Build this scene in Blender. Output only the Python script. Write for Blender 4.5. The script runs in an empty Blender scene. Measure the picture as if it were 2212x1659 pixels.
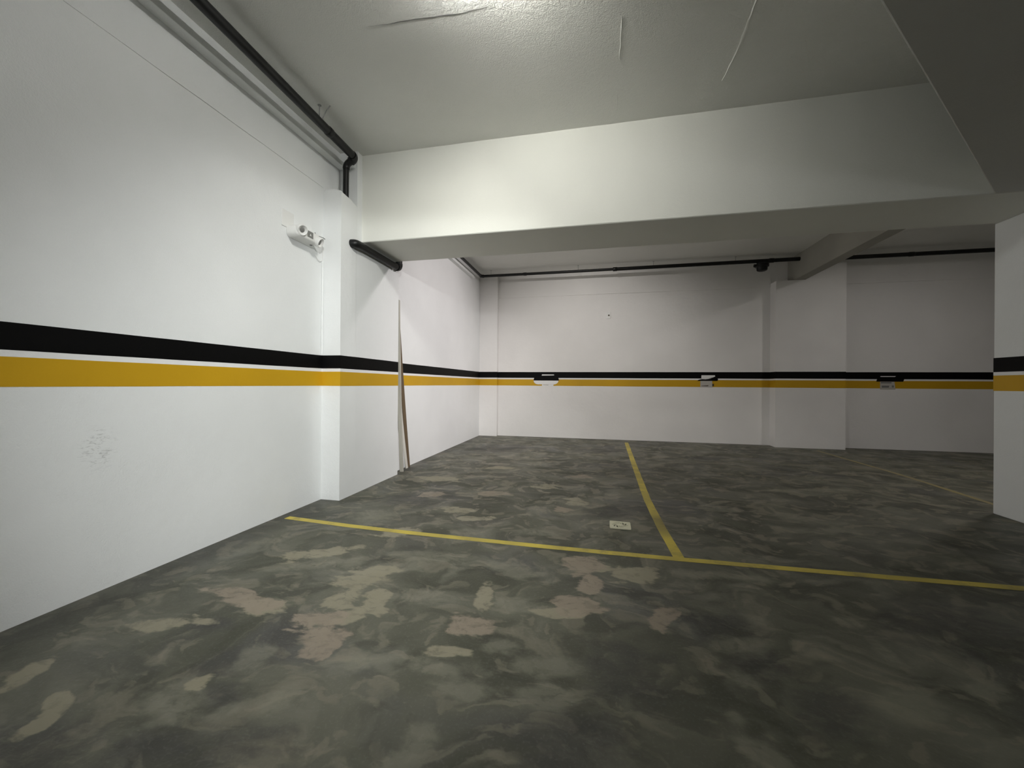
import bpy, bmesh, math, random
from mathutils import Vector, Matrix, noise as mnoise

random.seed(4)
scene = bpy.context.scene

# ------------------------------------------------------------------ camera
cam_data = bpy.data.cameras.new('camera')
cam = bpy.data.objects.new('camera', cam_data)
scene.collection.objects.link(cam)
scene.camera = cam
yaw, pitch, roll = math.radians(12.19), math.radians(0.029), math.radians(0.4135)
fw = Vector((-math.sin(yaw) * math.cos(pitch), math.cos(yaw) * math.cos(pitch), math.sin(pitch)))
rt = Vector((math.cos(yaw), math.sin(yaw), 0))
up = rt.cross(fw)
rt2 = rt * math.cos(roll) + up * math.sin(roll)
up2 = -rt * math.sin(roll) + up * math.cos(roll)
M = Matrix((rt2, up2, -fw)).transposed().to_4x4()
M.translation = Vector((0, 0, 1.0))
cam.matrix_world = M
cam_data.sensor_width = 36
cam_data.lens = 845 / 2212 * 36
cam_data.clip_start = 0.02
cam_data.clip_end = 60

# ------------------------------------------------------------------ world, view
world = bpy.data.worlds.new('world')
scene.world = world
world.use_nodes = True
world.node_tree.nodes['Background'].inputs[0].default_value = (0, 0, 0, 1)
world.node_tree.nodes['Background'].inputs[1].default_value = 0
vs = scene.view_settings
vs.view_transform = 'Standard'
vs.look = 'None'
vs.gamma = 1
vs.use_curve_mapping = False
vs.exposure = 0.0

# the front bay lamp, plus lamps added for brightness (fixtures built further down)
# round ceiling lights with a glowing rim: centre, radius, strength of rim, strength of face, colour
ROUND = [((-0.62, 1.70, 3.055), 0.16, 240, 26, (1.0, 0.99, 0.95)),
         ((4.20, 4.70, 3.055), 0.13, 20, 115, (1.0, 0.94, 0.90))]  # added out of view to brighten the right rear bay
# unseen fill light added behind the camera: centre, half size, strength, colour
FILL_LIGHT = ((-1.2, -3.06, 1.7), 0.14, 50, (0.94, 0.97, 1.0))
# floodlights added to brighten chosen surfaces: position, aimed at, cone, watts, colour
FILL_SPOTS = [((0.70, -0.90, 2.20), (-2.1, 3.60, 0.30), 60, 540, (0.98, 1.0, 0.985)),
          ((2.50, 4.40, 2.90), (-2.2, 5.35, 1.35), 60, 540, (1.0, 0.925, 0.93)),
          ((-0.50, 4.10, 3.00), (-0.2, 7.38, 0.9), 92, 180, (1.0, 0.955, 0.91)),
          ((-0.60, 1.80, 3.02), (-2.2, 3.6, 0.8), 100, 52, (1.0, 0.99, 0.93)),
          ((-0.45, 1.55, 3.02), (-0.25, 3.24, 2.48), 112, 46, (1.0, 0.99, 0.92))]
for i, (p, q, cone, watt, col) in enumerate(FILL_SPOTS):
    L = bpy.data.lights.new('spot', 'SPOT')
    L.energy = watt; L.spot_size = math.radians(cone); L.spot_blend = 1; L.shadow_soft_size = 0.05; L.color = col
    o = bpy.data.objects.new('spot', L)
    o.location = p
    o.rotation_euler = (Vector(q) - Vector(p)).to_track_quat('-Z', 'Y').to_euler()
    scene.collection.objects.link(o)

# ------------------------------------------------------------------ helpers
def coll(o):
    scene.collection.objects.link(o)
    return o

def tag(o, label=None, cat=None, group=None, kind=None):
    if label: o['label'] = label
    if cat: o['category'] = cat
    if group: o['group'] = group
    if kind: o['kind'] = kind
    return o

def empty(name, loc, label, cat, group=None):
    o = bpy.data.objects.new(name, None)
    o.empty_display_size = 0.05
    o.location = loc
    coll(o)
    return tag(o, label, cat, group)

def link(name, bm, mat, parent=None, smooth=False, bevel=0.0):
    bmesh.ops.recalc_face_normals(bm, faces=bm.faces)
    me = bpy.data.meshes.new(name)
    bm.to_mesh(me)
    bm.free()
    me.materials.append(mat)
    if smooth:
        for p in me.polygons: p.use_smooth = True
        try: me.set_sharp_from_angle(angle=math.radians(40))
        except Exception: pass
    o = bpy.data.objects.new(name, me)
    coll(o)
    if parent:
        o.parent = parent
        o.matrix_parent_inverse = Matrix.Translation(-Vector(world_loc(parent)))
    if bevel:
        m = o.modifiers.new('bevel', 'BEVEL')
        m.width = bevel; m.segments = 2; m.limit_method = 'ANGLE'
    return o

def world_loc(o):
    v = Vector(o.location)
    p = o.parent
    while p:
        v = v + Vector(p.location) + o.matrix_parent_inverse.translation
        o = p; p = p.parent
    return v

def box(bm, x0, x1, y0, y1, z0, z1):
    vs_ = [bm.verts.new((x, y, z)) for x in (x0, x1) for y in (y0, y1) for z in (z0, z1)]
    for f in ((0, 1, 3, 2), (4, 6, 7, 5), (0, 4, 5, 1), (2, 3, 7, 6), (0, 2, 6, 4), (1, 5, 7, 3)):
        bm.faces.new([vs_[i] for i in f])
    return vs_

def prism(bm, pts, z0, z1):
    a = [bm.verts.new((x, y, z0)) for x, y in pts]
    b = [bm.verts.new((x, y, z1)) for x, y in pts]
    n = len(pts)
    bm.faces.new(a[::-1]); bm.faces.new(b)
    for i in range(n):
        bm.faces.new((a[i], a[(i + 1) % n], b[(i + 1) % n], b[i]))

def tube(bm, pts, r, seg=20, cap=True):
    """round bar through the points, mitred by following the local direction"""
    pts = [Vector(p) for p in pts]
    rings = []
    n = None
    for i, p in enumerate(pts):
        d = (pts[min(i + 1, len(pts) - 1)] - pts[max(i - 1, 0)]).normalized()
        if n is None:
            n = d.orthogonal().normalized()
        n = (n - d * n.dot(d)).normalized()
        b = d.cross(n)
        rr = r[i] if isinstance(r, (list, tuple)) else r
        rings.append([bm.verts.new(p + n * (rr * math.cos(2 * math.pi * k / seg)) + b * (rr * math.sin(2 * math.pi * k / seg))) for k in range(seg)])
    for a, c in zip(rings, rings[1:]):
        for k in range(seg):
            bm.faces.new((a[k], a[(k + 1) % seg], c[(k + 1) % seg], c[k]))
    if cap:
        bm.faces.new(rings[0][::-1]); bm.faces.new(rings[-1])

def lathe(bm, c, d, prof, seg=32):
    """turned shape: prof is a list of (distance along axis d from c, radius)"""
    c = Vector(c); d = Vector(d).normalized(); n = d.orthogonal().normalized(); b = d.cross(n)
    rings = [[bm.verts.new(c + d * t + n * (r * math.cos(2 * math.pi * k / seg)) + b * (r * math.sin(2 * math.pi * k / seg))) for k in range(seg)] for t, r in prof]
    for p, q in zip(rings, rings[1:]):
        for k in range(seg): bm.faces.new((p[k], p[(k + 1) % seg], q[(k + 1) % seg], q[k]))
    bm.faces.new(rings[0][::-1]); bm.faces.new(rings[-1])

def bend(p0, corner, p1, r, n=8):
    """points of a rounded corner"""
    p0, c, p1 = Vector(p0), Vector(corner), Vector(p1)
    a = c + (p0 - c).normalized() * r
    b = c + (p1 - c).normalized() * r
    out = []
    for i in range(n + 1):
        t = i / n
        out.append((1 - t) ** 2 * a + 2 * t * (1 - t) * c + t * t * b)
    return out

# ------------------------------------------------------------------ materials
def mat(name):
    m = bpy.data.materials.new(name)
    m.use_nodes = True
    nt = m.node_tree
    return m, nt, nt.nodes['Principled BSDF']

def N(nt, kind, **kw):
    n = nt.nodes.new(kind)
    for k, v in kw.items(): setattr(n, k, v)
    return n

def mix(nt, fac, a, b):
    m = N(nt, 'ShaderNodeMix', data_type='RGBA')
    for s, v in ((m.inputs[0], fac), (m.inputs[6], a), (m.inputs[7], b)):
        if hasattr(v, 'is_linked') or hasattr(v, 'links'): nt.links.new(v, s)
        elif isinstance(v, tuple): s.default_value = (*v, 1) if len(v) == 3 else v
        else: s.default_value = v
    return m.outputs[2]

def math_(nt, op, a, b=None, clamp=False):
    m = N(nt, 'ShaderNodeMath', operation=op, use_clamp=clamp)
    for i, v in enumerate((a, b)):
        if v is None: continue
        if hasattr(v, 'links'): nt.links.new(v, m.inputs[i])
        else: m.inputs[i].default_value = v
    return m.outputs[0]

def ramp(nt, v, lo, hi, a=0.0, b=1.0):
    m = N(nt, 'ShaderNodeMapRange', interpolation_type='SMOOTHSTEP')
    nt.links.new(v, m.inputs[0])
    m.inputs[1].default_value = lo; m.inputs[2].default_value = hi
    m.inputs[3].default_value = a; m.inputs[4].default_value = b
    return m.outputs[0]

def noise_tex(nt, vec, scale, detail=4, rough=0.55, dist=0.0):
    n = N(nt, 'ShaderNodeTexNoise')
    nt.links.new(vec, n.inputs['Vector'])
    n.inputs['Scale'].default_value = scale
    n.inputs['Detail'].default_value = detail
    n.inputs['Roughness'].default_value = rough
    n.inputs['Distortion'].default_value = dist
    return n

def world_pos(nt):
    return N(nt, 'ShaderNodeNewGeometry').outputs['Position']

def stretch(nt, vec, sx, sy, sz=1, rot=0):
    m = N(nt, 'ShaderNodeMapping')
    nt.links.new(vec, m.inputs[0])
    m.inputs['Scale'].default_value = (sx, sy, sz)
    m.inputs['Rotation'].default_value = (0, 0, rot)
    return m.outputs[0]

def paint(name, col, rough=0.6, grain=0.35, spec=0.3, dirt=0.06, dist=0.0028, smudge=False):
    """rolled emulsion or enamel on plaster: fine orange-peel relief, faint uneven coats"""
    m, nt, bs = mat(name)
    P = world_pos(nt)
    big = noise_tex(nt, P, 0.9, 3).outputs[0]
    f = ramp(nt, big, 0.35, 0.7)
    dark = tuple(c * (1 - dirt) for c in col)
    c = mix(nt, f, dark, col)
    if smudge:
        # a rubbed scuff on the left wall, low down near the front
        mp = N(nt, 'ShaderNodeMapping'); nt.links.new(P, mp.inputs[0])
        mp.vector_type = 'POINT'
        mp.inputs['Location'].default_value = (0, -1.40 / 0.10, -0.68 / 0.14)
        mp.inputs['Scale'].default_value = (0.0, 1 / 0.10, 1 / 0.14)
        ln = N(nt, 'ShaderNodeVectorMath', operation='LENGTH'); nt.links.new(mp.outputs[0], ln.inputs[0])
        msk = ramp(nt, ln.outputs['Value'], 1.0, 0.2)
        st = noise_tex(nt, stretch(nt, P, 1, 9, 26), 3.0, 5, 0.6, 1.2).outputs[0]
        c = mix(nt, math_(nt, 'MULTIPLY', math_(nt, 'MULTIPLY', msk, ramp(nt, st, 0.5, 0.68)), 0.5), c, (0.22, 0.22, 0.22))
    nt.links.new(c, bs.inputs['Base Color'])
    bs.inputs['Roughness'].default_value = rough
    bs.inputs['Specular IOR Level'].default_value = spec
    n1 = noise_tex(nt, P, 170, 3, 0.6).outputs[0]
    n2 = noise_tex(nt, P, 14, 3, 0.5).outputs[0]
    h = math_(nt, 'ADD', n1, math_(nt, 'MULTIPLY', n2, 1.6))
    b = N(nt, 'ShaderNodeBump'); b.inputs['Strength'].default_value = grain; b.inputs['Distance'].default_value = dist
    nt.links.new(h, b.inputs['Height']); nt.links.new(b.outputs[0], bs.inputs['Normal'])
    return m

WALL = paint('wall_paint', (0.865, 0.88, 0.875), 0.62, 0.6, smudge=True)
WALL_BACK = paint('wall_paint_back', (0.88, 0.865, 0.85), 0.62, 0.6)
BEAM = paint('beam_paint', (0.84, 0.845, 0.785), 0.62)
BLACK = paint('black_enamel', (0.0035, 0.0035, 0.0036), 0.55, 0.2, 0.10, 0.1)
YELLOW = paint('yellow_enamel', (0.62, 0.36, 0.012), 0.5, 0.25, 0.3, 0.12)
WHITE = paint('white_enamel', (0.86, 0.86, 0.85), 0.45, 0.2, 0.3, 0.03)
PLASTIC = paint('white_plastic', (0.80, 0.80, 0.78), 0.4, 0.03, 0.4, 0.02)
GREY_PLASTIC = paint('grey_plastic', (0.20, 0.20, 0.19), 0.35, 0.03, 0.4, 0.02)
BOARD = paint('white_board', (0.74, 0.72, 0.66), 0.5, 0.1, 0.3, 0.12)
BOARD_GREY = paint('grey_board', (0.50, 0.48, 0.42), 0.6, 0.1, 0.3, 0.12)
RAW = paint('raw_brown_wood', (0.16, 0.115, 0.07), 0.7, 0.2, 0.2, 0.2)
SIGN_GREY = paint('sign_grey', (0.52, 0.50, 0.46), 0.6, 0.1)
DARK_MARK = paint('dark_mark', (0.07, 0.055, 0.03), 0.6, 0.1)
STEEL = paint('galvanised_steel', (0.35, 0.35, 0.34), 0.45, 0.05)

def pipe_mat():
    m, nt, bs = mat('black_pipe')
    P = world_pos(nt)
    c = mix(nt, ramp(nt, noise_tex(nt, P, 5, 3).outputs[0], 0.4, 0.7), (0.006, 0.0065, 0.0065), (0.011, 0.012, 0.0115))
    nt.links.new(c, bs.inputs['Base Color'])
    bs.inputs['Roughness'].default_value = 0.42
    bs.inputs['Specular IOR Level'].default_value = 0.35
    return m
PIPE = pipe_mat()

def ceiling_mat():
    m, nt, bs = mat('ceiling_paint')
    P = world_pos(nt)
    big = noise_tex(nt, P, 1.1, 3).outputs[0]
    c = mix(nt, ramp(nt, big, 0.35, 0.7), (0.76, 0.76, 0.72), (0.80, 0.80, 0.76))
    nt.links.new(c, bs.inputs['Base Color'])
    bs.inputs['Roughness'].default_value = 0.36
    bs.inputs['Specular IOR Level'].default_value = 0.5
    # blistered skim coat, coarse around one area, fine elsewhere
    mp = N(nt, 'ShaderNodeMapping'); nt.links.new(P, mp.inputs[0])
    mp.inputs['Location'].default_value = (0.5, -1.9, 0); mp.inputs['Scale'].default_value = (0.9, 1.3, 0)
    ln = N(nt, 'ShaderNodeVectorMath', operation='LENGTH'); nt.links.new(mp.outputs[0], ln.inputs[0])
    area = ramp(nt, ln.outputs['Value'], 1.1, 0.2, 0.12, 1.0)
    n1 = noise_tex(nt, P, 30, 5, 0.62, 0.8).outputs[0]
    n2 = noise_tex(nt, P, 140, 3, 0.6).outputs[0]
    h = math_(nt, 'ADD', math_(nt, 'MULTIPLY', math_(nt, 'MULTIPLY', n1, area), 3.0), math_(nt, 'MULTIPLY', n2, 0.35))
    b = N(nt, 'ShaderNodeBump'); b.inputs['Strength'].default_value = 0.9; b.inputs['Distance'].default_value = 0.012
    nt.links.new(h, b.inputs['Height']); nt.links.new(b.outputs[0], bs.inputs['Normal'])
    return m
CEIL = ceiling_mat()

# trowelled patches on the slab: x, y, half length, half width, angle, tone (0 tan, 1 pinkish tan, 2 grey-olive, 3 dark damp)
PATCHES = [(-1.14, 1.6, 0.062, 0.054, -150, 0), (-1.03, 1.34, 0.068, 0.066, 101, 1), (-1.13, 1.44, 0.085, 0.051, -171, 1), (-1.01, 1.5, 0.071, 0.036, -125, 0), (-0.98, 1.62, 0.082, 0.04, 118, 0), (-1.16, 1.83, 0.105, 0.077, -136, 0), (-1.6, 1.51, 0.173, 0.042, 172, 1), (-1.44, 1.48, 0.095, 0.036, 176, 0), (-1.28, 0.98, 0.097, 0.051, 163, 2), (-1.28, 1.05, 0.025, 0.024, -82, 0), (-0.96, 1.04, 0.056, 0.043, -130, 2), (-1.09, 0.97, 0.031, 0.027, -110, 2), (-1.63, 0.89, 0.046, 0.02, 158, 0), (-1.58, 0.83, 0.035, 0.025, -81, 0), (-1.89, 0.96, 0.057, 0.029, 112, 0), (-1.73, 1.28, 0.094, 0.035, -162, 0), (-1.22, 1.19, 0.07, 0.033, 138, 2), (-1.18, 1.23, 0.032, 0.02, 132, 2), (-0.08, 1.79, 0.074, 0.057, -166, 1), (-0.03, 2.0, 0.105, 0.037, 84, 1), (-0.07, 2.21, 0.086, 0.076, 162, 1), (-0.51, 1.54, 0.066, 0.054, -149, 1), (-0.53, 1.38, 0.062, 0.022, -171, 0), (-0.53, 1.3, 0.085, 0.034, -178, 2), (-0.4, 1.22, 0.08, 0.04, -178, 2), (-1.0, 2.11, 0.149, 0.059, -169, 2), (-1.29, 2.41, 0.103, 0.058, -150, 0), (-1.5, 1.95, 0.101, 0.045, 175, 2), (-1.08, 2.94, 0.1, 0.054, 178, 0), (-0.89, 2.78, 0.096, 0.04, -168, 0), (-0.94, 3.46, 0.093, 0.06, -167, 1), (-1.46, 3.3, 0.084, 0.057, -177, 1), (-0.48, 3.83, 0.092, 0.067, -157, 0), (-0.16, 3.37, 0.078, 0.069, 110, 0), (-0.24, 3.16, 0.06, 0.057, 149, 1), (0.3, 1.8, 0.072, 0.036, 74, 1), (0.54, 1.65, 0.097, 0.041, -158, 2), (0.95, 1.47, 0.097, 0.049, -153, 2), (1.26, 1.59, 0.071, 0.033, 26, 2), (-1.6, 2.7, 0.142, 0.07, -172, 2), (-0.51, 1.77, 0.11, 0.03, 100, 0), (-0.32, 1.74, 0.095, 0.043, -179, 2), (-0.36, 1.69, 0.062, 0.028, -167, 2), (-0.5, 0.94, 0.04, 0.035, -155, 2), (-0.48, 1.03, 0.046, 0.036, -108, 2), (0.2, 2.16, 0.092, 0.069, -159, 0), (0.04, 2.18, 0.044, 0.025, 82, 0), (-0.14, 1.72, 0.079, 0.028, -178, 0), (-0.79, 1.27, 0.096, 0.028, -161, 2), (-1.58, 2.01, 0.149, 0.048, -147, 0), (-1.58, 1.83, 0.141, 0.034, -159, 2), (-1.33, 1.95, 0.062, 0.051, -99, 2), (-0.17, 1.38, 0.096, 0.045, -179, 2), (-0.14, 1.26, 0.074, 0.047, -171, 2), (-0.33, 1.45, 0.081, 0.035, -174, 2), (-0.39, 2.62, 0.125, 0.048, -166, 2), (-1.12, 4.55, 0.122, 0.052, -166, 0), (-0.73, 4.94, 0.131, 0.058, -165, 2), (-1.6, 3.85, 0.147, 0.097, -173, 0), (-0.18, 4.3, 0.093, 0.061, -156, 1), (-1.11, 1.91, 0.193, 0.054, -149, 2), (-0.75, 1.71, 0.131, 0.039, -168, 2), (-0.41, 2.07, 0.101, 0.06, 176, 2), (0.69, 1.86, 0.047, 0.04, 143, 2), (0.54, 2.24, 0.115, 0.031, -174, 2), (0.79, 2.25, 0.112, 0.025, -174, 2), (0.44, 2.1, 0.088, 0.033, -172, 2), (1.06, 1.93, 0.044, 0.033, 174, 2), (1.07, 1.76, 0.051, 0.012, -96, 2), (0.5, 1.47, 0.039, 0.033, 100, 2), (0.41, 1.28, 0.035, 0.018, 83, 2), (0.45, 1.18, 0.054, 0.035, 151, 2), (1.0, 3.46, 0.129, 0.072, -166, 2), (1.44, 3.39, 0.104, 0.053, -163, 2), (1.62, 3.14, 0.123, 0.055, -166, 2), (1.46, 3.69, 0.125, 0.048, -159, 2), (2.23, 4.32, 0.197, 0.074, -157, 2), (2.25, 3.95, 0.109, 0.044, -170, 2), (1.79, 4.22, 0.141, 0.046, -161, 2), (1.97, 3.02, 0.105, 0.051, -169, 2), (-1.57, 1.31, 0.079, 0.029, -174, 3), (0.41, 3.32, 0.214, 0.094, -173, 3), (0.12, 3.17, 0.172, 0.099, -167, 3), (-1.53, 3.13, 0.206, 0.151, 177, 3), (-1.3, 1.15, 0.077, 0.06, -134, 3), (-1.17, 1.03, 0.068, 0.041, 166, 3), (-1.2, 1.33, 0.108, 0.058, -52, 3), (0.52, 1.79, 0.115, 0.068, -161, 3), (0.58, 1.58, 0.095, 0.062, -160, 3), (-1.47, 5.94, 0.434, 0.254, -165, 3), (0.09, 6.12, 0.342, 0.168, -176, 3), (1.45, 5.82, 0.183, 0.105, -168, 3), (-1.5, 0.76, 0.138, 0.085, 175, 3), (-1.07, 0.87, 0.173, 0.06, -160, 3), (0.1, 1.42, 0.131, 0.089, 69, 3), (-0.04, 1.12, 0.106, 0.079, -156, 3), (0.72, 1.38, 0.121, 0.064, 40, 3), (1.15, 2.44, 0.124, 0.051, 176, 3), (1.46, 2.0, 0.238, 0.115, -154, 3), (-2.46, 3.18, 0.259, 0.085, -84, 3)]

def floor_mat():
    m, nt, bs = mat('polished_concrete')
    P = world_pos(nt)
    # wandering coordinates give every patch a ragged, swept edge
    w1 = noise_tex(nt, stretch(nt, P, 1, 1.3), 7.0, 4, 0.6)
    w2 = noise_tex(nt, P, 2.2, 2, 0.5)
    def off(n, k):
        s = N(nt, 'ShaderNodeVectorMath', operation='SUBTRACT'); nt.links.new(n.outputs['Color'], s.inputs[0]); s.inputs[1].default_value = (0.5, 0.5, 0.5)
        t = N(nt, 'ShaderNodeVectorMath', operation='MULTIPLY'); nt.links.new(s.outputs[0], t.inputs[0]); t.inputs[1].default_value = (k, k, 0)
        return t.outputs[0]
    a = N(nt, 'ShaderNodeVectorMath', operation='ADD'); nt.links.new(P, a.inputs[0]); nt.links.new(off(w1, 0.16), a.inputs[1])
    Q = a.outputs[0]
    a2 = N(nt, 'ShaderNodeVectorMath', operation='ADD'); nt.links.new(P, a2.inputs[0]); nt.links.new(off(w1, 0.10), a2.inputs[1])
    a3 = N(nt, 'ShaderNodeVectorMath', operation='ADD'); nt.links.new(a2.outputs[0], a3.inputs[0]); nt.links.new(off(w2, 0.5), a3.inputs[1])
    R = a3.outputs[0]
    sy_ = N(nt, 'ShaderNodeSeparateXYZ'); nt.links.new(P, sy_.inputs[0]); sy_ = sy_.outputs[1]
    # base tone
    base = noise_tex(nt, stretch(nt, R, 0.9, 1.3), 1.7, 4, 0.55).outputs[0]
    c = mix(nt, ramp(nt, base, 0.33, 0.66), (0.052, 0.054, 0.036), (0.128, 0.128, 0.096))
    vg = noise_tex(nt, stretch(nt, R, 0.8, 1.2, 1, 1.0), 1.3, 3, 0.5).outputs[0]
    c = mix(nt, math_(nt, 'MULTIPLY', ramp(nt, vg, 0.53, 0.70), 0.5), c, (0.080, 0.079, 0.084))
    # dark trowel pools, crisp on one side
    d1 = noise_tex(nt, stretch(nt, R, 1.0, 1.5, 1, 0.2), 3.4, 3, 0.5, 0.3).outputs[0]
    c = mix(nt, math_(nt, 'MULTIPLY', ramp(nt, d1, 0.52, 0.62), 0.55), c, (0.046, 0.047, 0.034))
    # scattered light laitance: feathered shapes, more of them in the rear bay
    brk = noise_tex(nt, stretch(nt, R, 1.0, 1.8, 1, -0.25), 9, 3, 0.6, 0.4).outputs[0]
    for sc_, st_, rot, lo, hi, am, col in ((3.0, 1.25, 0.45, 0.53, 0.66, 0.50, (0.205, 0.202, 0.158)), (5.5, 1.35, 0.10, 0.54, 0.62, 0.62, (0.225, 0.208, 0.155)),
                                          (9.0, 1.4, -0.1, 0.575, 0.65, 0.50, (0.245, 0.220, 0.165))):
        l1 = noise_tex(nt, stretch(nt, R, 1.0, st_, 1, rot), sc_, 3, 0.5, 0.3).outputs[0]
        m1 = math_(nt, 'MULTIPLY', ramp(nt, l1, lo, hi), ramp(nt, brk, 0.32, 0.56, 0.35, 1.0))
        if sc_ > 5: m1 = math_(nt, 'MULTIPLY', m1, ramp(nt, sy_, 2.2, 3.6, 0.75, 1.35), True)
        c = mix(nt, math_(nt, 'MULTIPLY', m1, am), c, col)
    tones = {0: (0.285, 0.262, 0.185), 1: (0.285, 0.238, 0.180), 2: (0.235, 0.23, 0.175), 3: (0.040, 0.039, 0.038)}
    amt = {0: 0.85, 1: 0.85, 2: 0.5, 3: 0.65}
    fine = noise_tex(nt, stretch(nt, Q, 1, 1.8, 1, 0.3), 14, 4, 0.6, 0.3).outputs[0]
    wa = math_(nt, 'SUBTRACT', noise_tex(nt, stretch(nt, P, 1, 1.6, 1, 0.3), 6.0, 4, 0.55, 0.4).outputs[0], 0.5)
    wb = math_(nt, 'SUBTRACT', noise_tex(nt, stretch(nt, P, 1, 2.0, 1, -0.3), 22, 4, 0.6).outputs[0], 0.5)
    wob = math_(nt, 'ADD', math_(nt, 'MULTIPLY', wa, 2.8), math_(nt, 'MULTIPLY', wb, 0.7))
    for tone in (3, 2, 0, 1):
        at = N(nt, 'ShaderNodeAttribute'); at.attribute_name = 'patch_%d' % tone
        dd = math_(nt, 'ADD', at.outputs['Fac'], wob)
        msk = ramp(nt, dd, *((1.22, 0.85), (1.2, 0.85), (1.35, 0.45), (1.5, 0.3))[tone])
        msk = math_(nt, 'MULTIPLY', msk, ramp(nt, fine, 0.30, 0.52, 0.45, 1.0))
        c = mix(nt, math_(nt, 'MULTIPLY', msk, amt[tone]), c, tones[tone])
    # darker line along the foot of the left and back walls
    sx = N(nt, 'ShaderNodeSeparateXYZ'); nt.links.new(P, sx.inputs[0])
    e1 = ramp(nt, sx.outputs[0], -2.0, -2.24)
    e2 = ramp(nt, sx.outputs[1], 7.30, 7.38)
    e = math_(nt, 'MAXIMUM', e1, e2)
    c = mix(nt, math_(nt, 'MULTIPLY', e, 0.45), c, (0.04, 0.038, 0.034))
    # pale grit
    gr = noise_tex(nt, P, 95, 2, 0.5).outputs[0]
    c = mix(nt, math_(nt, 'MULTIPLY', ramp(nt, gr, 0.5, 0.8), 0.12), c, (0.3, 0.3, 0.28))
    nt.links.new(c, bs.inputs['Base Color'])
    rg = noise_tex(nt, R, 3, 3).outputs[0]
    nt.links.new(ramp(nt, rg, 0.3, 0.7, 0.42, 0.62), bs.inputs['Roughness'])
    bs.inputs['Specular IOR Level'].default_value = 0.4
    h = math_(nt, 'ADD', noise_tex(nt, Q, 22, 4, 0.6).outputs[0], math_(nt, 'MULTIPLY', l1, 1.4))
    b = N(nt, 'ShaderNodeBump'); b.inputs['Strength'].default_value = 0.35; b.inputs['Distance'].default_value = 0.004
    nt.links.new(h, b.inputs['Height']); nt.links.new(b.outputs[0], bs.inputs['Normal'])
    return m
FLOOR = floor_mat()

def line_mat(name, faded=0.0):
    m, nt, bs = mat(name)
    P = world_pos(nt)
    big = noise_tex(nt, P, 2.1, 3, 0.6).outputs[0]
    c = mix(nt, ramp(nt, big, 0.35, 0.65), (0.42, 0.34, 0.075), (0.62, 0.50, 0.075))
    wear = noise_tex(nt, P, 9, 5, 0.7).outputs[0]
    c = mix(nt, math_(nt, 'MULTIPLY', ramp(nt, wear, 0.5, 0.7), 0.45 + faded * 0.55), c, (0.16, 0.14, 0.075))
    if faded:
        c = mix(nt, faded, c, (0.19, 0.165, 0.115))
    else:
        # tyre-rubbed stretch halfway along the dividing line
        sx = N(nt, 'ShaderNodeSeparateXYZ'); nt.links.new(P, sx.inputs[0])
        r1 = math_(nt, 'MULTIPLY', ramp(nt, sx.outputs[1], 3.25, 3.1), ramp(nt, sx.outputs[1], 2.65, 2.9))
        c = mix(nt, math_(nt, 'MULTIPLY', r1, 0.55), c, (0.12, 0.105, 0.05))
    nt.links.new(c, bs.inputs['Base Color'])
    bs.inputs['Roughness'].default_value = 0.55
    return m
LINE = line_mat('yellow_road_paint')
LINE_OLD = line_mat('worn_road_paint', 0.75)

# ------------------------------------------------------------------ dimensions
XL, XLR = -2.308, -2.222          # left wall face, front bay and rear bay
YB = 7.385                        # back wall face
YC = 7.167                        # face of the back column
ZC = 3.10                         # ceiling
ZBEAM = 2.30
XR, YF = 9.0, -3.1
ZY0, ZY1, ZW1, ZK1 = 0.975, 1.096, 1.123, 1.235   # yellow band, white band, black band

# ------------------------------------------------------------------ setting
def floor_mesh():
    """slab whose top is a grid carrying, per patch tone, the distance to the nearest patch centre"""
    import numpy as np
    bm = bmesh.new()
    xs = [XL - 0.3] + [XL + 0.03 * i for i in range(0, 207)] + [XR + 0.3]
    ys = [YF - 0.3] + [0.5 + 0.03 * i for i in range(0, 226)] + [YB + 0.3]
    V = [[bm.verts.new((x, y, 0)) for y in ys] for x in xs]
    for i in range(len(xs) - 1):
        for j in range(len(ys) - 1):
            bm.faces.new((V[i][j], V[i + 1][j], V[i + 1][j + 1], V[i][j + 1]))
    W = [bm.verts.new(p) for p in ((xs[0], ys[0], -0.12), (xs[-1], ys[0], -0.12), (xs[-1], ys[-1], -0.12), (xs[0], ys[-1], -0.12))]
    bm.faces.new(W[::-1])
    me = bpy.data.meshes.new('floor'); bm.to_mesh(me); bm.free()
    me.materials.append(FLOOR)
    co = np.zeros(len(me.vertices) * 3); me.vertices.foreach_get('co', co); co = co.reshape(-1, 3)
    for tone in range(4):
        best = np.full(len(co), 9.0)
        for (x, y, la, lb, ang, k) in PATCHES:
            if k != tone: continue
            la = max(la, 0.022) * 1.35; lb = max(lb, 0.022) * 1.35; t = math.radians(ang)
            dx, dy = co[:, 0] - x, co[:, 1] - y
            u = (dx * math.cos(t) + dy * math.sin(t)) / la; v = (-dx * math.sin(t) + dy * math.cos(t)) / lb
            best = np.minimum(best, np.sqrt(u * u + v * v))
        at = me.attributes.new('patch_%d' % tone, 'FLOAT', 'POINT')
        at.data.foreach_set('value', best.astype('f'))
    o = bpy.data.objects.new('floor', me)
    return coll(o)
floor = tag(floor_mesh(), kind='structure', label='mottled grey-green polished concrete floor')
bm = bmesh.new(); box(bm, XL - 0.3, XR + 0.3, YF - 0.3, YB + 0.3, ZC, ZC + 0.15)
ceiling = tag(link('ceiling', bm, CEIL), kind='structure', label='off-white painted concrete ceiling')

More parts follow.
